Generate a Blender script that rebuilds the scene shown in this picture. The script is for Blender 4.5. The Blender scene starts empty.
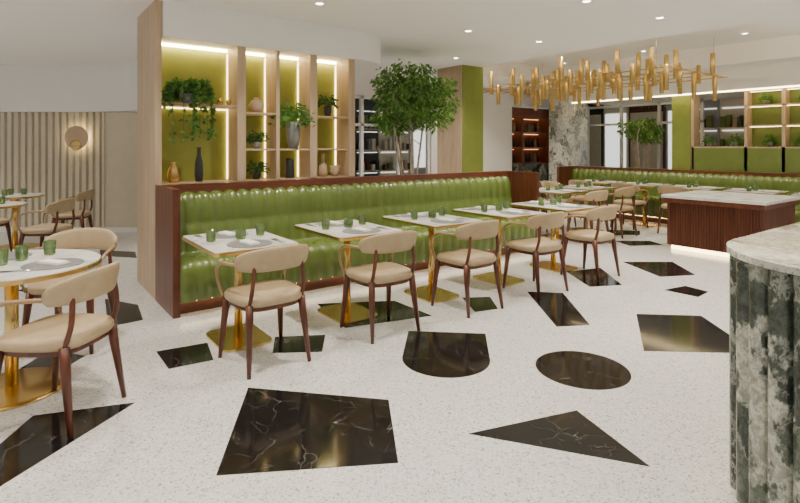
import bpy, math, random
from math import sin, cos, pi, radians
from mathutils import Vector, Matrix
random.seed(4)
# ---------- materials ----------
def nm(name):
    m=bpy.data.materials.new(name); m.use_nodes=True
    nt=m.node_tree; b=nt.nodes['Principled BSDF']; return m,nt,b
def N(nt,t,**k):
    n=nt.nodes.new(t)
    for a,v in k.items():
        if a in n.inputs: n.inputs[a].default_value=v
        else: setattr(n,a,v)
    return n
def coords(nt,scale=(1,1,1)):
    g=N(nt,'ShaderNodeNewGeometry'); mp=N(nt,'ShaderNodeMapping'); mp.inputs['Scale'].default_value=scale
    nt.links.new(g.outputs['Position'],mp.inputs['Vector']); return mp.outputs['Vector']
def ocoords(nt,scale=(1,1,1)):
    g=N(nt,'ShaderNodeTexCoord'); mp=N(nt,'ShaderNodeMapping'); mp.inputs['Scale'].default_value=scale
    nt.links.new(g.outputs['Object'],mp.inputs['Vector']); return mp.outputs['Vector']
def ramp(nt,fac,stops):
    r=N(nt,'ShaderNodeValToRGB'); e=r.color_ramp.elements
    while len(e)<len(stops): e.new(0.5)
    for i,(p,c) in enumerate(stops):
        e[i].position=p; e[i].color=(*c,1)
    nt.links.new(fac,r.inputs[0]); return r.outputs[0]
def mix(nt,f,a,b,mode='MIX'):
    m=N(nt,'ShaderNodeMixRGB'); m.blend_type=mode
    for s,v in ((0,f),(1,a),(2,b)):
        if hasattr(v,'links') or hasattr(v,'is_output'): nt.links.new(v,m.inputs[s])
        elif isinstance(v,(int,float)): m.inputs[s].default_value=v
        else: m.inputs[s].default_value=(*v,1)
    return m.outputs[0]
def plain(name,c,rough=.5,metal=0,var=.06,spec=.5,scale=8):
    m,nt,b=nm(name); v=ocoords(nt); n=N(nt,'ShaderNodeTexNoise',Scale=scale,Detail=4.0); nt.links.new(v,n.inputs['Vector'])
    lo=tuple(x*(1-var) for x in c); hi=tuple(min(1,x*(1+var)) for x in c)
    nt.links.new(ramp(nt,n.outputs['Fac'],[(.3,lo),(.7,hi)]),b.inputs['Base Color'])
    b.inputs['Roughness'].default_value=rough; b.inputs['Metallic'].default_value=metal
    b.inputs['Specular IOR Level'].default_value=spec
    return m
def emis(name,c,s):
    m,nt,b=nm(name); b.inputs['Base Color'].default_value=(*c,1)
    b.inputs['Emission Color'].default_value=(*c,1); b.inputs['Emission Strength'].default_value=s; return m
def wood(name,a,b_,sc=(1,1,.12),rough=.35,scale=18):
    m,nt,b=nm(name); v=ocoords(nt,sc); n=N(nt,'ShaderNodeTexNoise',Scale=scale,Detail=6.0,Roughness=.6,Distortion=.6); nt.links.new(v,n.inputs['Vector'])
    nt.links.new(ramp(nt,n.outputs['Fac'],[(.3,a),(.7,b_)]),b.inputs['Base Color']); b.inputs['Roughness'].default_value=rough
    return m
M={}
M['walnut']=wood('walnut',(.06,.015,.007),(.15,.042,.018))
M['walnut_h']=wood('walnut_horizontal',(.08,.02,.009),(.18,.052,.022),sc=(.12,1,1))
M['redwood']=wood('bar_redwood',(.2,.05,.02),(.32,.1,.04))
M['oak']=wood('pale_oak',(.42,.31,.2),(.58,.44,.3),rough=.5,scale=10)
M['fabric']=plain('beige_leather',(.44,.335,.2),.45,scale=20)
M['armwood']=plain('tan_arm',(.34,.22,.11),.4)
M['brass']=plain('brass',(.72,.52,.2),.24,1,.05)
M['brass_d']=plain('satin_brass',(.58,.41,.15),.28,1,.15)
M['green']=plain('green_leather',(.115,.168,.03),.27,scale=5)
M['green'].node_tree.nodes['Principled BSDF'].inputs['Coat Weight'].default_value=.25
M['green'].node_tree.nodes['Principled BSDF'].inputs['Coat Roughness'].default_value=.2
M['green2']=plain('green_paint',(.2,.25,.045),.5)
M['greend']=plain('green_panel_dark',(.15,.2,.045),.5)
M['olive']=plain('olive_paint',(.27,.29,.045),.55)
M['white']=plain('white_plaster',(.86,.85,.83),.7,var=.015,scale=2)
M['ceil']=plain('ceiling_paint',(.9,.89,.87),.8,var=.01,scale=1)
M['cream']=plain('cream_panel',(.64,.58,.46),.55,var=.03)
M['creamd']=plain('cream_groove',(.4,.36,.27),.6,var=.03)
M['black']=plain('dark_ceramic',(.03,.032,.03),.4)
M['grey']=plain('grey_ceramic',(.22,.23,.22),.5)
M['beige']=plain('beige_ceramic',(.5,.38,.25),.6)
M['matgrey']=plain('placemat_grey',(.17,.17,.165),.6)
M['napkin']=plain('napkin_linen',(.8,.78,.73),.8)
M['steel']=plain('steel',(.6,.6,.6),.2,1)
M['bark']=plain('bark',(.5,.42,.33),.8,var=.3)
M['soil']=plain('soil',(.05,.035,.02),.9)
def leafm(name,c):
    m=plain(name,c,.45,var=.5,scale=6); b=m.node_tree.nodes['Principled BSDF']
    nt=m.node_tree; tr=N(nt,'ShaderNodeBsdfTranslucent'); tr.inputs['Color'].default_value=(min(1,c[0]*1.5),min(1,c[1]*1.4),c[2],1)
    ms=N(nt,'ShaderNodeMixShader'); ms.inputs[0].default_value=.3
    nt.links.new(b.outputs[0],ms.inputs[1]); nt.links.new(tr.outputs[0],ms.inputs[2]); nt.links.new(ms.outputs[0],nt.nodes['Material Output'].inputs['Surface'])
    return m
M['leaf']=leafm('leaf_green',(.1,.24,.045))
M['leafl']=leafm('leaf_light',(.2,.37,.09))
M['leafd']=leafm('leaf_dark',(.045,.13,.03))
M['darkmetal']=plain('dark_metal',(.05,.05,.05),.4,.3)
M['shopgrey']=plain('shop_wall_grey',(.34,.33,.31),.6)
M['led']=emis('led_warm',(1,.8,.42),26)
M['led2']=emis('led_soft',(1,.76,.38),9)
M['led3']=emis('led_cove',(1,.78,.42),12)
M['led4']=emis('led_bar',(1,.65,.3),3)
M['lamp']=emis('downlight_lens',(1,.93,.82),12)
M['shop']=emis('shop_added_glow',(1,.97,.93),1.3)  # glowing backing added to brighten the view beyond the windows
M['sconce']=plain('sconce_disc',(.6,.44,.3),.5)
m,nt,b=nm('green_glass'); b.inputs['Base Color'].default_value=(.55,.8,.35,1); b.inputs['Transmission Weight'].default_value=.9; b.inputs['Roughness'].default_value=.04; M['glass']=m
m,nt,b=nm('window_glass'); b.inputs['Base Color'].default_value=(.9,.95,.95,1); b.inputs['Transmission Weight'].default_value=1; b.inputs['Roughness'].default_value=0; b.inputs['IOR'].default_value=1.05; M['wglass']=m
# terrazzo
m,nt,b=nm('terrazzo'); v=coords(nt)
vo=N(nt,'ShaderNodeTexVoronoi',Scale=120.0); nt.links.new(v,vo.inputs['Vector'])
sep=N(nt,'ShaderNodeSeparateColor'); nt.links.new(vo.outputs['Color'],sep.inputs[0])
c1=ramp(nt,sep.outputs[0],[(0,(.3,.3,.29)),(.1,(.48,.48,.46)),(.2,(.65,.64,.62)),(.85,(.7,.69,.67)),(1,(.82,.81,.79))])
n=N(nt,'ShaderNodeTexNoise',Scale=200.0,Detail=2.0); nt.links.new(v,n.inputs['Vector'])
c2=ramp(nt,n.outputs['Fac'],[(.35,(.86,.86,.86)),(.6,(1,1,1))])
nt.links.new(mix(nt,1.0,c1,c2,'MULTIPLY'),b.inputs['Base Color']); b.inputs['Roughness'].default_value=.18; b.inputs['Specular IOR Level'].default_value=.5
M['terrazzo']=m
# black marble
m,nt,b=nm('black_marble'); v=coords(nt)
n=N(nt,'ShaderNodeTexNoise',Scale=3.0,Detail=5.0); nt.links.new(v,n.inputs['Vector'])
vv=mix(nt,.3,v,n.outputs['Color'])
fs=[]
for sc,w1,lo in((3.4,.004,.44),(9.0,.006,.48)):
    vo=N(nt,'ShaderNodeTexVoronoi',Scale=sc); vo.feature='DISTANCE_TO_EDGE'; nt.links.new(vv,vo.inputs['Vector'])
    ve=ramp(nt,vo.outputs['Distance'],[(0,(.5,.5,.5)),(w1,(.1,.1,.1)),(w1*3,(0,0,0))])
    n2=N(nt,'ShaderNodeTexNoise',Scale=sc,Detail=2.0); nt.links.new(v,n2.inputs['Vector'])
    mk=ramp(nt,n2.outputs['Fac'],[(lo,(.05,.05,.05)),(lo+.18,(1,1,1))])
    fs.append(mix(nt,1.0,ve,mk,'MULTIPLY'))
f=mix(nt,1.0,fs[0],fs[1],'ADD')
nt.links.new(mix(nt,f,(.010,.0095,.0092),(.27,.265,.255)),b.inputs['Base Color']); b.inputs['Roughness'].default_value=.09; b.inputs['Specular IOR Level'].default_value=.35; M['bmarble']=m
# white marble
m,nt,b=nm('white_marble'); v=coords(nt)
n=N(nt,'ShaderNodeTexNoise',Scale=3.0,Detail=8.0,Roughness=.6,Distortion=1.5); nt.links.new(v,n.inputs['Vector'])
nt.links.new(ramp(nt,n.outputs['Fac'],[(.3,(.38,.39,.37)),(.45,(.62,.62,.59)),(.55,(.72,.72,.69)),(.7,(.56,.56,.53))]),b.inputs['Base Color']); b.inputs['Roughness'].default_value=.25; M['wmarble']=m
# breccia marble
def breccia(name,cols,vein,sc=9.0):
    m,nt,b=nm(name); v=coords(nt,(1,1,.75))
    n=N(nt,'ShaderNodeTexNoise',Scale=5.0,Detail=8.0,Roughness=.65); nt.links.new(v,n.inputs['Vector'])
    vv=mix(nt,.4,v,n.outputs['Color'])
    vo=N(nt,'ShaderNodeTexVoronoi',Scale=sc); nt.links.new(vv,vo.inputs['Vector'])
    sp=N(nt,'ShaderNodeSeparateColor'); nt.links.new(vo.outputs['Color'],sp.inputs[0])
    c1=ramp(nt,sp.outputs[0],[(0,cols[0]),(.35,cols[1]),(.6,cols[2]),(.85,cols[3]),(1,cols[4])])
    ve=N(nt,'ShaderNodeTexVoronoi',Scale=sc); ve.feature='DISTANCE_TO_EDGE'; nt.links.new(vv,ve.inputs['Vector'])
    e=ramp(nt,ve.outputs['Distance'],[(0,(.9,.9,.9)),(.025,(.45,.45,.45)),(.07,(0,0,0))])
    n3=N(nt,'ShaderNodeTexNoise',Scale=26.0,Detail=8.0,Roughness=.75,Distortion=.5); nt.links.new(v,n3.inputs['Vector'])
    c2=mix(nt,.7,c1,ramp(nt,n3.outputs['Fac'],[(.32,(.3,.3,.3)),(.48,(1,1,1)),(.56,(2.0,2.0,1.9)),(.66,(.45,.45,.45))]),'MULTIPLY')
    nt.links.new(mix(nt,e,c2,vein),b.inputs['Base Color']); b.inputs['Roughness'].default_value=.13; return m
M['breccia']=breccia('breccia_marble',[(.018,.026,.021),(.038,.05,.04),(.07,.086,.068),(.13,.15,.122),(.36,.37,.32)],(.27,.29,.25),sc=7.0)
M['brecciaL']=breccia('breccia_marble_light',[(.1,.11,.1),(.25,.26,.24),(.4,.41,.38),(.5,.5,.45),(.6,.6,.55)],(.6,.6,.56))

# ---------- mesh builder ----------
class MB:
    def __init__(s,name): s.name=name; s.v=[]; s.f=[]; s.m=[]; s.fm=[]; s.sm=[]
    def add(s,vs,fs,mat,smooth=False,T=None):
        if mat not in s.m: s.m.append(mat)
        k=len(s.v); mi=s.m.index(mat)
        for p in vs:
            p=Vector(p)
            if T is not None: p=T@p
            s.v.append(p)
        for f in fs: s.f.append([i+k for i in f]); s.fm.append(mi); s.sm.append(smooth)
    def box(s,x0,x1,y0,y1,z0,z1,mat,T=None):
        vs=[(x,y,z) for z in (z0,z1) for x,y in ((x0,y0),(x1,y0),(x1,y1),(x0,y1))]
        s.add(vs,[(3,2,1,0),(4,5,6,7),(0,1,5,4),(1,2,6,5),(2,3,7,6),(3,0,4,7)],mat,False,T)
    def prism(s,poly,z0,z1,mat,smooth=False,T=None,mat_top=None):
        n=len(poly); a=sum(poly[i][0]*poly[(i+1)%n][1]-poly[(i+1)%n][0]*poly[i][1] for i in range(n))
        if a<0: poly=poly[::-1]
        vs=[(p[0],p[1],z0) for p in poly]+[(p[0],p[1],z1) for p in poly]
        s.add(vs,[(i,(i+1)%n,n+(i+1)%n,n+i) for i in range(n)],mat,smooth,T)
        s.add([(p[0],p[1],z1) for p in poly],[list(range(n))],mat_top or mat,False,T)
        s.add([(p[0],p[1],z0) for p in poly],[list(range(n))[::-1]],mat,False,T)
    def lathe(s,prof,mat,c=(0,0,0),n=24,T=None,smooth=True):
        vs=[];fs=[]
        for r,z in prof:
            for i in range(n):
                a=2*pi*i/n; vs.append((c[0]+r*cos(a),c[1]+r*sin(a),c[2]+z))
        for j in range(len(prof)-1):
            for i in range(n):
                fs.append((j*n+i,j*n+(i+1)%n,(j+1)*n+(i+1)%n,(j+1)*n+i))
        fs.append(list(range(n))[::-1]); k=(len(prof)-1)*n; fs.append([k+i for i in range(n)])
        s.add(vs,fs,mat,smooth,T)
    def tube(s,path,rad,mat,n=8,T=None,smooth=True):
        path=[Vector(p) for p in path]
        if not isinstance(rad,(list,tuple)): rad=[rad]*len(path)
        vs=[];fs=[]; up=Vector((.13,.37,.92)).normalized()
        for i,p in enumerate(path):
            t=(path[min(i+1,len(path)-1)]-path[max(i-1,0)]).normalized()
            a=t.cross(up)
            if a.length<.1: a=t.cross(Vector((1,0,0)))
            a.normalize(); b=t.cross(a)
            for k in range(n):
                w=2*pi*k/n; vs.append(p+(a*cos(w)+b*sin(w))*rad[i])
        for j in range(len(path)-1):
            for i in range(n): fs.append((j*n+i,j*n+(i+1)%n,(j+1)*n+(i+1)%n,(j+1)*n+i))
        fs.append(list(range(n))[::-1]); k=(len(path)-1)*n; fs.append([k+i for i in range(n)])
        s.add(vs,fs,mat,smooth,T)
    def rings(s,rings,mat,smooth=True,cap=True,T=None):
        n=len(rings[0]); vs=[p for r in rings for p in r]; fs=[]
        for j in range(len(rings)-1):
            for i in range(n): fs.append((j*n+i,j*n+(i+1)%n,(j+1)*n+(i+1)%n,(j+1)*n+i))
        if cap:
            fs.append(list(range(n))[::-1]); k=(len(rings)-1)*n; fs.append([k+i for i in range(n)])
        s.add(vs,fs,mat,smooth,T)
    def mesh(s):
        me=bpy.data.meshes.new(s.name); me.from_pydata([tuple(p) for p in s.v],[],s.f)
        for k in s.m: me.materials.append(M[k])
        for p,i,sm in zip(me.polygons,s.fm,s.sm): p.material_index=i; p.use_smooth=sm
        me.update(); return me
    def build(s,loc=(0,0,0),rz=0,bevel=0):
        me=s.mesh(); return place(s.name,me,loc,rz,bevel)
def place(name,me,loc=(0,0,0),rz=0,bevel=0):
    o=bpy.data.objects.new(name,me); bpy.context.scene.collection.objects.link(o); o.location=loc; o.rotation_euler=(0,0,rz)
    if bevel:
        b=o.modifiers.new('bevel','BEVEL'); b.width=bevel; b.segments=2; b.limit_method='ANGLE'; b.angle_limit=radians(50)
    return o
def smooth_path(pts,k=5):
    pts=[Vector(p) for p in pts]; out=[]
    for i in range(len(pts)-1):
        p0=pts[max(i-1,0)];p1=pts[i];p2=pts[i+1];p3=pts[min(i+2,len(pts)-1)]
        for j in range(k):
            t=j/k; out.append(.5*((2*p1)+(p2-p0)*t+(2*p0-5*p1+4*p2-p3)*t*t+(3*p1-p0-3*p2+p3)*t**3))
    out.append(pts[-1]); return out
def cw(X,D): return (.8*X+.6*D,-.6*X+.8*D)   # diagonal wing axes -> room axes
def rrect(x0,x1,y0,y1,r,n=6):
    P=[]
    for cx,cy,a in ((x1-r,y1-r,0),(x0+r,y1-r,90),(x0+r,y0+r,180),(x1-r,y0+r,270)):
        for i in range(n+1):
            t=radians(a+90*i/n); P.append((cx+r*cos(t),cy+r*sin(t)))
    return P

# ---------- shell ----------
b=MB('floor'); b.box(-9,13.5,-6,12,-.1,0,'terrazzo'); b.build()
CZ=2.85
b=MB('ceiling')
b.box(-9,6.65,-6,12,CZ,CZ+.12,'ceil'); b.box(6.65,13.5,-6,2.18,CZ,CZ+.12,'ceil'); b.box(6.65,13.5,7.2,12,CZ,CZ+.12,'ceil'); b.box(9.8,13.5,2.18,7.2,CZ,CZ+.12,'ceil')
b.box(6.55,9.9,2.08,7.3,CZ+.34,CZ+.4,'ceil')
b.box(6.55,6.65,2.08,7.3,CZ+.12,CZ+.34,'ceil'); b.box(9.8,9.9,2.08,7.3,CZ+.12,CZ+.34,'ceil'); b.box(6.65,9.8,2.08,2.18,CZ+.12,CZ+.34,'ceil'); b.box(6.65,9.8,7.2,7.3,CZ+.12,CZ+.34,'ceil')
b.build()
b=MB('trim_cove_light')
b.box(6.66,6.68,2.25,7.1,CZ+.14,CZ+.16,'led3'); b.box(6.7,9.75,2.19,2.21,CZ+.14,CZ+.16,'led3'); b.build()
# floor inlays
inl=[[(1.15,3.06),(1.74,2.43),(1.43,1.92),(.73,2.33)],[(1.86,1.90),(2.50,1.71),(2.33,1.21)],
[(4.35,2.38),(4.75,2.02),(4.42,1.66),(4.07,1.53),(3.61,1.92)],[(4.14,3.40),(4.39,3.16),(3.78,2.46),(3.53,2.60)],
[(6.17,3.55),(6.67,3.18),(6.20,2.70),(5.80,2.90)],[(5.16,3.66),(5.65,3.54),(5.14,2.97),(4.80,3.13)],
[(5.30,2.61),(5.63,2.55),(5.59,2.31),(5.32,2.29)],[(2.27,4.30),(2.90,3.95),(2.90,3.41),(2.15,3.60)],
[(.83,3.99),(1.17,3.94),(1.11,3.60),(.83,3.63)],[(1.62,3.75),(1.95,3.56),(1.77,3.28),(1.48,3.47)],
[(.10,3.44),(.57,3.27),(-.034,2.81),(-.144,3.037)],[(.725,5.66),(.94,5.264),(.893,4.784),(.632,4.768)],
[(.026,4.18),(.229,4.48),(.417,4.206),(.174,3.924)],[(3.474,3.638),(3.713,3.5),(3.497,3.2),(3.27,3.26)],
[(8.315,5.061),(8.657,4.672),(8.268,4.462),(7.9,4.737)],[(7.438,4.41),(7.869,4.088),(7.705,3.808),(7.24,4.06)],
[(1.01,8.367),(1.377,7.92),(1.324,7.48),(.957,7.91)],[(-.9,5.2),(-.5,5.9),(-.25,5.5),(-.6,5.0)],
[(.06,6.5),(.4,6.9),(.55,6.2),(.3,6.1)],[(-2.2,6.4),(-1.7,6.6),(-1.6,6.0),(-2.0,5.8)]]
inl.append([(2.997+.295*cos(2*pi*i/48),2.009+.295*sin(2*pi*i/48)) for i in range(48)])
ax=Vector((-.10,-1)).normalized(); sx=Vector((ax.y*-1,ax.x)); c0=Vector((.365,4.07)); c1=c0+ax*.5
P=[c0-sx*.3,c0+sx*.3]+[c1+sx*.3*cos(t*pi/24)+ax*.3*sin(t*pi/24) for t in range(25)]
inl.append([cw(p.x,p.y) for p in P])
for W in inl:
    b=MB('floor_inlay'); b.prism(W,-.02,.002,'bmarble'); b.build()

# ---------- chair ----------
def chair_mesh():
    b=MB('dining_chair')
    def outl(s,z,dy=0):
        P=[]
        for i in range(32):
            t=2*pi*i/32; c_,s_=cos(t),sin(t); e=2/3.6
            x=.235*s*math.copysign(abs(c_)**e,c_); y=.225*s*math.copysign(abs(s_)**e,s_)
            x*=1+.12*(y/.225)*.5; P.append((x,y+dy,z))
        return P
    b.rings([outl(.9,.42),outl(.97,.425),outl(1,.44),outl(1,.462),outl(.96,.476),outl(.85,.484),outl(.5,.487),outl(.05,.487)],'fabric')
    b.rings([outl(.86,.39),outl(.9,.395),outl(.9,.423)],'walnut',smooth=False)
    R=.295; rings=[]; K=28; A=60
    for i in range(K+1):
        a=radians(-A+2*A*i/K); q=abs(a)/radians(A)
        h=.08*(1-.45*q**3)
        if i in(0,K): h*=.45
        th=.018 if i not in(0,K) else .009
        cx=R*sin(a); cy=.04-R*cos(a); zc=.735-.03*q**2; nx,ny=sin(a),-cos(a)
        ring=[]
        for k in range(14):
            w=2*pi*k/14; e=.6; cc_,ss_=cos(w),sin(w)
            o=th*math.copysign(abs(cc_)**e,cc_); zz=h*math.copysign(abs(ss_)**e,ss_)
            tilt=-zz*.16
            ring.append((cx+nx*(o-tilt),cy+ny*(o-tilt),zc+zz))
        rings.append(ring)
    b.rings(rings,'fabric')
    for s in(-1,1):
        b.tube(smooth_path([(s*.25,-.11,.695),(s*.268,0,.69),(s*.272,.1,.675),(s*.266,.18,.625),(s*.248,.2,.53),(s*.225,.17,.435)]),.0115,'armwood')
        b.tube([(s*.195,.17,.43),(s*.205,.185,.33),(s*.23,.22,0)],[.026,.025,.013],'walnut',n=10)
        b.tube([(s*.185,-.17,.44),(s*.192,-.182,.33),(s*.215,-.228,0)],[.026,.025,.013],'walnut',n=10)
        b.tube(smooth_path([(s*.185,-.165,.42),(s*.182,-.205,.55),(s*.165,-.2,.70)]),.014,'walnut')
    return b.mesh()
CM=chair_mesh()
def chair(u,v,rz=0): return place('dining_chair',CM,(u,v,0),rz)
# ---------- tables ----------
def table_mesh(w,d):
    b=MB('dining_table')
    b.prism(rrect(-w/2,w/2,-d/2,d/2,.03),.722,.746,'brass'); b.prism(rrect(-w/2+.008,w/2-.008,-d/2+.008,d/2-.008,.025),.746,.75,'wmarble')
    b.lathe([(.03,.012),(.03,.70)],'brass',n=20); b.lathe([(.1,.70),(.1,.722)],'brass',n=24)
    b.prism(rrect(-.19,.19,-.25,.25,.08),0,.014,'brass'); return b.mesh()
TM=table_mesh(.62,.84)
def rtable_mesh(r):
    b=MB('round_table')
    b.lathe([(r,.722),(r,.746)],'brass',n=64,smooth=False); b.lathe([(r-.008,.746),(r-.008,.75)],'wmarble',n=64,smooth=False)
    b.lathe([(.035,.012),(.035,.722)],'brass',n=20); b.lathe([(.3,0),(.3,.01),(.27,.018),(.04,.03)],'brass',n=40); return b.mesh()
gb=MB('green_tumbler'); gb.lathe([(.028,0),(.033,.005),(.036,.09),(.033,.09),(.03,.012),(.004,.012)],'glass',n=20); GM=gb.mesh()
pb=MB('placemat'); pb.lathe([(.16,0),(.16,.004),(.157,.005)],'matgrey',n=40,smooth=False); PMM=pb.mesh()
nb=MB('folded_napkin'); nb.prism(rrect(-.04,.04,-.09,.09,.005),0,.008,'napkin'); nb.prism(rrect(-.035,.035,-.08,.085,.005),.008,.014,'napkin'); NM=nb.mesh()
kb=MB('cutlery_set')
for dx in(-.012,.012):
    kb.tube([(dx,-.1,.003),(dx,-.02,.003),(dx,.04,.003)],.0028,'steel',n=6); kb.box(dx-.008,dx+.008,.04,.1,.001,.004,'steel')
KM=kb.mesh()
cb=MB('candle_holder'); cb.lathe([(.035,0),(.04,.01),(.04,.07),(.036,.07),(.034,.02),(.004,.02)],'glass',n=18); cb.lathe([(.02,.02),(.02,.045)],'napkin',n=12); CHM=cb.mesh()
def dress(u,v,z=.75):
    place('placemat',PMM,(u,v-.23,z)); place('placemat',PMM,(u,v+.24,z))
    place('folded_napkin',NM,(u,v+.24,z+.006),.2); place('folded_napkin',NM,(u,v-.23,z+.006),.1)
    place('cutlery_set',KM,(u+.21,v-.25,z+.001)); place('cutlery_set',KM,(u-.21,v+.26,z+.001))
    place('green_tumbler',GM,(u-.2,v+.02,z)); place('green_tumbler',GM,(u+.2,v+.07,z)); place('candle_holder',CHM,(u+.02,v+.01,z))
for i in range(5):
    u=1.39+.96*i; place('dining_table',TM,(u,3.9,0)); dress(u,3.9)
    chair(u+.01,3.41,[.05,-.03,.02,-.04,.03][i])
u,v=cw(-2.33,3.12); RT=rtable_mesh(.47); place('round_table',RT,(u,v,0))
for dx,dy in((.05,.1),(-.05,.02),(.2,.2)): place('green_tumbler',GM,(u+dx,v+dy,.75))
place('placemat',PMM,(u+.2,v-.15,.75)); place('placemat',PMM,(u-.05,v+.28,.75)); place('cutlery_set',KM,(u+.02,v-.25,.751),1.2); place('folded_napkin',NM,(u+.2,v-.15,.756),.6)
def face(x,y,tx,ty): return math.atan2(-(tx-x),(ty-y))
uc,vc=cw(-1.85,2.83); chair(uc,vc,face(uc,vc,*cw(-2.9,2.93)))
uc,vc=cw(-2.42,3.84); chair(uc,vc,face(uc,vc,*cw(-2.33,3.12)))
RTs=rtable_mesh(.36)
for X,D in((-5.55,7.5),(-4.95,6.3)):
    u,v=cw(X,D); place('round_table',RTs,(u,v,0)); place('green_tumbler',GM,(u+.1,v,.75)); place('green_tumbler',GM,(u-.05,v+.1,.75)); place('green_tumbler',GM,(u-.12,v-.1,.75))
for X,D,tx,ty in((-4.85,7.7,-5.55,7.5),(-5.5,6.85,-5.55,7.5),(-4.95,5.65,-4.95,6.3),(-4.3,6.35,-4.95,6.3)):
    u,v=cw(X,D); chair(u,v,face(u,v,*cw(tx,ty)))

# ---------- banquette ----------
def banq(name,L,T_loc,rz,height=1.0,pan=1.09,endl=True,endr=True):
    b=MB(name); ch=.135; nseg=int(round(L/ch)); ch=L/nseg; sub=6
    prof=[(.015,.12),(.0,.2),(.0,.36),(.012,.42),(.05,.455),(.2,.46),(.40,.452),(.425,.47),(.44,.58),(.453,.70),(.462,.725),(.463,.75),(.475,height-.08),(.50,height-.02),(.535,height),(.57,height-.01)]
    nr=[]
    for i in range(len(prof)):
        a=prof[max(i-1,0)];c=prof[min(i+1,len(prof)-1)]; dx,dz=c[0]-a[0],c[1]-a[1]; l=math.hypot(dx,dz); nr.append((-dz/l,dx/l))
    vs=[];fs=[]; nx=nseg*sub+1; m=len(prof)
    for i in range(nx):
        x=L*i/(nx-1); ph=(i%sub)/sub; bul=.026*abs(sin(pi*ph))**.6
        for j,(y,z) in enumerate(prof):
            k=bul*(.35 if 4<=j<=6 else (.72 if j==10 else 1))
            vs.append((x,y+nr[j][0]*k,z+nr[j][1]*k))
    for i in range(nx-1):
        for j in range(m-1): fs.append((i*m+j,(i+1)*m+j,(i+1)*m+j+1,i*m+j+1))
    b.add(vs,fs,'green',True)
    b.box(0,L,.09,.54,0,.13,'walnut_h'); b.box(.02,L-.02,.076,.089,.1,.112,'led2')
    b.box(-.06,L+.06,.56,.66,0,pan,'walnut_h')
    b.box(0,L,.535,.57,.9,pan-.001,'walnut_h')
    if endl: b.box(-.06,0,0,.56,0,pan,'walnut')
    if endr: b.box(L,L+.06,0,.56,0,pan,'walnut')
    return b.build(T_loc,rz)
banq('banquette_booth',4.72,(1.16,4.66,0),0)

# ---------- display shelf unit ----------
b=MB('display_shelf_unit')
TZ=2.5
b.box(1.10,1.16,5.34,6.2,0,CZ-.002,'oak')
for a,c in((1.9,1.99),(2.33,2.37),(2.74,2.83),(3.25,3.34)): b.box(a,c,5.36,5.68,0,TZ,'oak')
b.box(1.16,3.34,5.68,5.76,0,TZ,'olive')
b.box(1.16,3.34,5.36,5.68,1.06,1.095,'oak')
b.box(1.16,1.9,5.38,5.68,1.86,1.885,'oak')
b.box(1.99,2.33,5.38,5.68,1.80,1.82,'oak'); b.box(1.99,2.33,5.38,5.68,1.41,1.43,'oak')
b.box(2.37,2.74,5.38,5.68,1.41,1.43,'oak'); b.box(2.83,3.25,5.38,5.68,1.79,1.81,'oak'); b.box(2.83,3.25,5.38,5.68,1.41,1.43,'oak')
for a,c in((1.16,1.9),(1.99,2.33),(2.37,2.74),(2.83,3.25)):
    b.box(a+.02,c-.02,5.62,5.64,TZ-.03,TZ-.005,'led')
    b.box(a+.002,a+.008,5.66,5.676,1.1,TZ-.04,'led2'); b.box(c-.008,c-.002,5.66,5.676,1.1,TZ-.04,'led2')
b.box(1.2,1.88,5.66,5.675,1.845,1.856,'led2')
b.build()
P=[(1.165,5.3),(3.35,5.3)]+[(3.35+.62*sin(radians(t)),5.92-.62*cos(radians(t))) for t in range(5,91,5)]+[(3.97,6.5),(1.165,6.5)]
b=MB('ceiling_bulkhead'); b.prism(P[::-1],TZ+.001,CZ-.001,'white'); b.build()

# foliage
def leaf(b,p,d,size,mat,w=.45):
    d=d.normalized(); s=d.cross(Vector((random.uniform(-1,1),random.uniform(-1,1),random.uniform(.2,1)))).normalized()
    n_=s.cross(d); p=Vector(p)
    b.add([p,p+d*size*.5+s*size*w*.5+n_*size*.06,p+d*size-n_*size*.12,p+d*size*.5-s*size*w*.5+n_*size*.06],[(0,1,2,3)],mat)
def rv():
    while 1:
        q=Vector((random.uniform(-1,1),random.uniform(-1,1),random.uniform(-1,1)))
        if .05<q.length<1: return q
def potted(name,u,v,z,pr,ph,fr,mat='leaf',pot='grey',n=160,droop=0,ls=.06):
    b=MB(name); b.lathe([(pr*.65,0),(pr*.9,ph*.4),(pr,ph*.9),(pr*.95,ph),(pr*.85,ph),(pr*.8,ph*.9)],pot,n=20); b.lathe([(pr*.8,ph*.88),(pr*.2,ph*.92)],'soil',n=16)
    for i in range(n):
        a=random.uniform(0,2*pi); e=random.uniform(.1,1.4); l=fr*random.uniform(.4,1)
        tip=Vector((cos(a)*cos(e)*l,sin(a)*cos(e)*l*.6,ph+sin(e)*l-droop*(cos(e)*l)))
        if i%8==0: b.tube(smooth_path([(0,0,ph*.9),(tip.x*.6,tip.y*.6,ph+sin(e)*l*.75),tip],3),.002,mat,n=4)
        leaf(b,tip,Vector((cos(a),sin(a)*.5,random.uniform(-.8,.6))),ls*random.uniform(.7,1.2),mat)
    b.build((u,v,z))
def trailing(u,v,z,sc=1.0):
    b=MB('trailing_plant'); b.lathe([(.06,0),(.085,.05),(.09,.1),(.08,.1)],'grey',n=20)
    for k in range(34):
        a=random.uniform(0,2*pi); r=random.uniform(.12,.18)*sc; dz=random.uniform(-.42,.0) if sin(a)<.2 else .06
        x,y=cos(a)*r*1.35,sin(a)*r*.6
        if dz<0: y=-abs(y)-.1
        path=smooth_path([(0,0,.1),(x*.6,y*.6,.21),(x,y-.02,.12),(x*1.05,y-.04,dz)],5); b.tube(path,.002,'leafd',n=4)
        for q in path[2:]:
            for _ in range(3): leaf(b,q,rv()+Vector((0,0,-.3)),.055,random.choice(['leaf','leafd','leaf']),.6)
    b.build((u,v,z))
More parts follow.
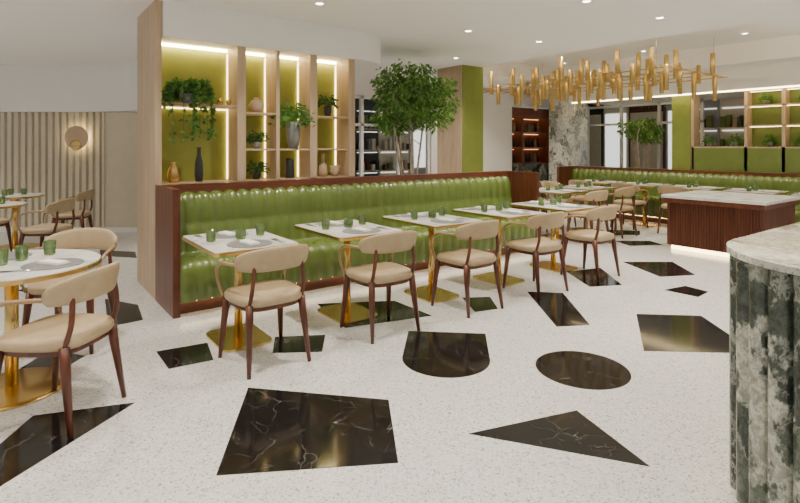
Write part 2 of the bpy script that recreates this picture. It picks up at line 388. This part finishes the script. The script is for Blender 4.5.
trailing(1.44,5.47,1.886)
potted('potted_plant',2.16,5.5,1.431,.05,.07,.13,'leafd','grey',130,ls=.05)
potted('potted_plant',2.16,5.5,1.096,.05,.07,.13,'leafd','black',130,ls=.05)
potted('potted_fern',2.56,5.42,1.431,.085,.3,.26,'leaf','grey',400,droop=.35)
potted('potted_plant',3.03,5.48,1.811,.05,.12,.14,'leafd','black',120)
def vase(name,u,v,z,prof,mat): b=MB(name); b.lathe(prof,mat,n=28); b.build((u,v,z))
vase('tall_vase',1.55,5.5,1.096,[(.035,0),(.045,.08),(.04,.2),(.02,.27),(.018,.33),(.024,.35),(.014,.35)],'black')
vase('amber_vase',1.30,5.48,1.096,[(.04,0),(.06,.06),(.05,.13),(.02,.18),(.025,.2),(.015,.2)],'brass_d')
vase('round_vase',2.16,5.5,1.821,[(.03,0),(.07,.03),(.085,.08),(.06,.13),(.025,.15),(.03,.17),(.02,.17)],'beige')
vase('cylinder_vase',2.55,5.5,1.096,[(.05,0),(.055,.01),(.05,.2),(.045,.22),(.03,.22)],'black')
vase('bottle_vase',2.98,5.5,1.096,[(.045,0),(.055,.05),(.045,.13),(.018,.17),(.018,.26),(.022,.27),(.012,.27)],'beige')
vase('bowl_stack',3.14,5.5,1.096,[(.03,0),(.06,.04),(.065,.07),(.05,.08),(.07,.13),(.06,.13)],'beige')
b=MB('brass_bird_figurine')
for dx in(-.045,.045):
    b.lathe([(.002,0),(.02,.01),(.03,.035),(.02,.06),(.004,.075)],'brass',c=(dx,0,0),n=14); b.tube([(dx,0,.06),(dx+.03,0,.09)],[.01,.003],'brass')
b.build((1.81,5.5,1.886))

def tree(u,v,cr,zc,ch,nclu=46,per=52,name='indoor_tree'):
    b=MB(name); b.lathe([(.2,0),(.26,.3),(.28,.5),(.25,.5),(.24,.45)],'grey',n=28); b.lathe([(.24,.44),(.05,.46)],'soil',n=20)
    stems=[]
    for k,a in enumerate((.2,1.6,3.0,4.3,5.4)):
        r=.12+.1*(k%3); path=[(cos(a)*.04,sin(a)*.04,.44),(cos(a)*.1,sin(a)*.1,.9),(cos(a+.3)*r,sin(a+.3)*r,zc-ch*.6),(cos(a+.5)*(r+.08),sin(a+.5)*(r+.08),zc+ch*.1)]
        sp=smooth_path(path,5); n=len(sp); b.tube(sp,[.022*(1-.6*i/n) for i in range(n)],'bark',n=7); stems.append(sp)
    for i in range(nclu):
        o=rv().normalized()*random.uniform(.3,1.0); c=Vector((o.x*cr,o.y*cr,zc+o.z*ch))
        sp=random.choice(stems); q=min(sp[6:],key=lambda p:(p-c).length+abs(p.z-(c.z-.25))*.8)
        mid=(q+c)/2+Vector((0,0,.04))+rv()*.04
        b.tube(smooth_path([q,mid,c],3),[.008,.007,.006,.005,.004,.003,.002],'bark',n=5)
        for _ in range(per):
            g=rv(); g=Vector((g.x*.16,g.y*.16,g.z*.09)); d=Vector((g.x,g.y,-.06+random.uniform(-.06,.03)))+rv()*.05
            leaf(b,c+g,d,random.uniform(.06,.11),random.choice(['leaf','leafl','leafl','leaf']),.45)
    b.build((u,v,0))
tree(4.66,6.0,.64,2.14,.52,92,46)
# ---------- far column ----------
b=MB('column_clad'); b.box(6.19,6.68,6.5,7.13,0,CZ-.001,'oak'); b.box(6.21,6.70,6.48,6.5,0,CZ-.001,'green2'); b.build()
# ---------- left wall wing ----------
b=MB('wall_left'); T=Matrix.Rotation(-math.atan2(3,4),4,'Z')
b.box(-10,-3.3,8.85,8.95,0,2.1,'creamd',T=T)
x=-10
while x<-5.15:
    b.prism([(x,8.85),(x+.012,8.81),(x+.075,8.81),(x+.087,8.85)],.08,2.03,'cream',T=T); x+=.115
b.box(-5.0,-3.3,8.81,8.85,.08,2.03,'cream',T=T)
b.box(-5.04,-5.0,8.79,8.85,.0,2.03,'cream',T=T)
b.build()
b=MB('baseboard_left'); b.box(-10,-3.3,8.80,8.85,0,.08,'white',T=T); b.build()
inner=[(-10,8.8),(-5.1,8.8)]+[(-5.1+1.1*sin(radians(t)),7.7+1.1*cos(radians(t))) for t in range(10,60,8)]+[(-2.9,5.9)]
P=inner+[(-2.9,9.2),(-10,9.2)]
b=MB('upper_wall_left'); b.prism(P,2.04,CZ-.001,'white',T=T); b.build()
b=MB('wall_sconce'); u,v=cw(-5.42,8.72)
TT=Matrix.Translation((u,v,1.6))@Matrix.Rotation(-math.atan2(3,4),4,'Z')@Matrix.Rotation(radians(90),4,'X')
b.lathe([(.03,-.09),(.03,0),(.19,0),(.2,.01),(.19,.02),(.03,.02)],'sconce',T=TT,n=36); b.lathe([(.09,.02),(.09,.035),(.06,.05)],'brass',T=TT@Matrix.Translation((0,-.13,0)),n=24)
b.lathe([(.17,-.012),(.17,-.004)],'led2',T=TT,n=36); b.build()
# ---------- far wall ----------
b=MB('wall_back')
b.box(3.0,12.9,8.6,8.75,2.45,CZ-.001,'white'); b.box(7.3,9.9,8.6,8.75,0,2.45,'white'); b.box(3.0,4.6,8.6,8.75,0,2.45,'white'); b.box(11.6,12.9,8.6,8.75,0,2.45,'walnut'); b.build()
b=MB('window_1')
for u in(4.6,5.5,6.4,7.2): b.box(u,u+.06,8.6,8.68,0,2.45,'white')
for z in(.0,1.85,2.39): b.box(4.6,7.26,8.6,8.68,z,z+.05,'white')
b.box(4.6,7.26,8.64,8.645,0,2.45,'wglass'); b.build()
def shopfront(T,bright=.4,L=8.4):
    b=MB('shopfront_display')
    x=0
    while x<L-.4:
        w=random.choice((.5,.7,.95)); w=min(w,L-x); mt=random.choice(['darkmetal','shopgrey','walnut','cream','shopgrey'])
        b.box(x,x+w-.02,.3,.35,0,2.8,mt,T=T)
        kind=random.random()
        if kind>bright:
            for k in range(4):
                z=.35+.5*k; b.box(x+.03,x+w-.05,.05,.3,z,z+.02,'oak',T=T); b.box(x+.05,x+w-.07,.27,.29,z+.44,z+.46,'shop',T=T)
                xx=x+.06
                while xx<x+w-.15:
                    ww=random.uniform(.05,.12); hh=random.uniform(.08,.34); b.box(xx,xx+ww,.12,.24,z+.021,z+.02+hh,random.choice(['grey','beige','black','greend','cream','walnut']),T=T); xx+=ww+random.uniform(.02,.08)
        else:
            b.box(x+.06,x+w-.08,.27,.29,.9,2.3,random.choice(['shop','shop','cream']),T=T)
        x+=w
    b.build()
shopfront(Matrix.Translation((3.8,10.3,0)),.45)
b=MB('back_bar_cabinet')
b.box(9.9,11.6,9.1,9.15,0,2.45,'redwood'); b.box(9.9,9.98,8.76,9.1,0,2.44,'redwood'); b.box(11.5,11.6,8.76,9.1,0,2.44,'redwood'); b.box(10.5,10.56,8.78,9.1,1,2.44,'redwood'); b.box(9.9,11.6,8.76,8.8,2.2,2.44,'redwood')
for z in(1.0,1.4,1.8):
    b.box(9.93,11.5,8.8,9.1,z,z+.03,'redwood'); b.box(9.99,11.5,9.06,9.08,z+.36,z+.37,'led4')
for z in(1.03,1.43,1.83):
    for k in range(12): b.lathe([(.03,0),(.03,.14),(.012,.19),(.012,.24)],random.choice(['glass','beige','black','grey']),c=(10.03+k*.12,8.95,z),n=10)
b.box(9.93,11.5,8.45,8.9,0,1.0,'breccia'); b.build()
b=MB('column_marble'); b.box(10.35,10.9,7.15,7.85,0,CZ-.001,'brecciaL'); b.build(bevel=.01)
# ---------- right wall ----------
W=10.4
b=MB('soffit_right'); b.box(W-.25,12.2,1.0,7.14,2.46,CZ-.001,'white'); b.box(W-.3,W-.26,1.0,7.1,2.44,2.56,'white'); b.box(W-.2,W-.17,1.0,7.1,2.42,2.459,'led3'); b.build()
banq('banquette_booth',5.2,(W-.67,7.1,0),-pi/2,height=.93,pan=1.0)
b=MB('window_2')
for v in(4.9,5.8,6.7,7.6,8.5): b.box(11.6,11.66,v,v+.06,0,2.455,'white')
for z in(.0,.9,1.95,2.38): b.box(11.6,11.66,4.9,8.56,z,z+.05,'white')
b.box(11.62,11.63,4.95,8.5,.05,2.4,'wglass'); b.build()
b=MB('column_green'); b.box(W-.0,W+.2,4.62,4.97,.0,2.455,'green2'); b.build(bevel=.005)
b=MB('partition_shelving')
b.box(W,W+.04,1.6,4.6,0,1.42,'greend')
for v in(1.6,2.1,2.6,3.1,3.66,4.56): b.box(W-.0,W+.24,v,v+.05,1.02,2.455,'oak')
for z in(1.42,1.8,2.15,2.42): b.box(W-.0,W+.24,1.6,3.7,z,z+.025,'oak')
for z in(1.79,2.14,2.41): b.box(W+.1,W+.12,1.65,3.65,z,z+.009,'led2')
b.box(W-.0,W+.24,3.7,4.6,1.42,1.45,'oak'); b.box(W+.22,W+.24,2.65,3.7,1.45,2.42,'greend'); b.build()
shopfront(Matrix.Translation((12.4,8.55,0))@Matrix.Rotation(-pi/2,4,'Z'),.6,L=8.2)
for v,z in((2.4,1.446),(3.35,1.446),(2.85,2.176),(3.4,2.176),(4.33,1.451),(1.87,1.446),(2.35,1.826),(2.9,1.446),(3.9,1.451)): potted('potted_plant',W+.1,v,z,.05,.08,.15,'leaf','grey',120,droop=.4,ls=.06)
tree(10.95,5.85,.42,1.8,.32,34,44)
TB=table_mesh(.7,.7)
for v in(2.3,3.2,4.1,5.0,5.9): place('dining_table',TB,(9.42,v,0)); dress(9.42,v)
for v in(4.15,5.0,5.9): chair(8.88,v,-pi/2)
for u,v in((7.0,5.15),(7.95,5.25),(7.9,6.95)):
    place('dining_table',TB,(u,v,0)); dress(u,v); chair(u-.03,v-.58,0); chair(u,v+.58,pi)
# island
b=MB('service_island')
b.box(7.5,8.65,2.47,3.65,.06,.72,'walnut'); b.box(7.54,8.6,2.51,3.61,0,.06,'led2')
k=2.47
while k<3.62: b.prism([(7.5,k),(7.482,k+.006),(7.482,k+.024),(7.5,k+.03)],.06,.66,'walnut'); k+=.034
k=7.5
while k<8.62: b.prism([(k,2.47),(k+.006,2.452),(k+.024,2.452),(k+.03,2.47)],.06,.66,'walnut'); k+=.034
b.box(7.46,8.69,2.43,3.69,.66,.725,'walnut_h'); b.box(7.44,8.71,2.41,3.71,.725,.765,'wmarble'); b.build(bevel=.003)
# foreground marble counter
cx,cy,R=2.56,.49,.45
def stadr(r,depth=0,L=2.6,n=1400,pitch=.086):
    tot=2*L+pi*r; P=[]
    for i in range(n+1):
        s=tot*i/n
        if s<L: p=(cx+L-s,cy+r); nn=(0,1)
        elif s<L+pi*r:
            a=pi/2+(s-L)/r; p=(cx+r*cos(a),cy+r*sin(a)); nn=(cos(a),sin(a))
        else: p=(cx+(s-L-pi*r),cy-r); nn=(0,-1)
        k=depth*math.sqrt(max(0,1-(2*((s/pitch)%1)-1)**2)); P.append((p[0]+nn[0]*k,p[1]+nn[1]*k))
    return P
b=MB('marble_bar_counter')
b.prism(stadr(R-.052,.054,n=2200),.08,1.02,'breccia'); b.prism(stadr(R-.1),.04,.08,'led2'); b.prism(stadr(R-.06),0,.04,'brass'); b.prism(stadr(R+.01),1.025,1.05,'brecciaL'); b.prism(stadr(R-.02),1.02,1.025,'brecciaL'); b.build()
# chandelier
b=MB('brass_tube_chandelier'); zt=CZ+.339; zf=2.52
US=(7.1,7.55,8.0,8.45,8.9)
for u in US: b.box(u-.008,u+.008,3.4,7.3,zf,zf+.016,'brass_d')
for v in(3.5,4.4,5.3,6.2,7.1): b.box(7.0,9.0,v-.008,v+.008,zf+.017,zf+.033,'brass_d')
for u in(7.1,8.9):
    for v in(3.6,5.2,6.9): b.tube([(u,v,zf+.02),(u,v,zt)],.004,'brass',n=6)
for k,u in enumerate(US):
    v=3.45+.12*(k%3); j=k
    while v<7.25:
        l=(.34,.42,.3)[j%3]; c=zf+(-.14,.1,-.04,.17)[j%4]; b.lathe([(.032,-l/2),(.035,-l/2+.004),(.035,l/2-.004),(.032,l/2)],'brass_d',c=(u+(.04 if j%2 else -.04),v,c),n=14); v+=random.uniform(.22,.28); j+=1
b.build()
# downlights
dl=MB('ceiling_downlight'); dl.lathe([(.055,0),(.055,-.012),(.04,-.012)],'white',n=20); dl.lathe([(.036,-.014),(.036,-.008)],'lamp',n=16); DL=dl.mesh()
pos=[]
for u in(-3.5,-1.4,.5,2.4,4.4):
    for v in(-3,-.8,1.2,2.9,4.5): pos.append((u,v,CZ))
for v in(-1,1,2.8,4.4,6): pos.append((5.6,v,CZ))
for u in(7.5,9.5): pos.append((u,.8,CZ))
for u,v in((7.0,3.2),(9.0,3.2),(7.0,4.9),(9.2,4.9),(7.0,6.6),(9.2,6.6)): pos.append((u,v,CZ+.34))
for u,v in((-1.2,7),(-2.6,8.5),(-1.5,9.6),(-.3,8.3),(-3.5,6.5),(2.4,7.4),(5,7.5),(8,8)): pos.append((u,v,CZ))
for p in pos:
    place('ceiling_downlight',DL,p)
    l=bpy.data.lights.new('downlight_lamp','SPOT'); l.energy=165; l.spot_size=radians(115); l.spot_blend=1; l.shadow_soft_size=.06; l.color=(1,.905,.785)
    o=bpy.data.objects.new('downlight_lamp',l); bpy.context.scene.collection.objects.link(o); o.location=(p[0],p[1],p[2]-.03)
w=bpy.data.worlds.new('world'); bpy.context.scene.world=w; w.use_nodes=True; w.node_tree.nodes['Background'].inputs[0].default_value=(1,.97,.93,1); w.node_tree.nodes['Background'].inputs[1].default_value=.45
c=bpy.data.cameras.new('camera'); o=bpy.data.objects.new('camera',c); bpy.context.scene.collection.objects.link(o)
o.location=(0,0,1.46); o.rotation_euler=(radians(90),0,-math.atan2(3,4)); c.lens=23.4; c.sensor_width=36; c.shift_y=-.132; c.clip_start=.05
bpy.context.scene.camera=o
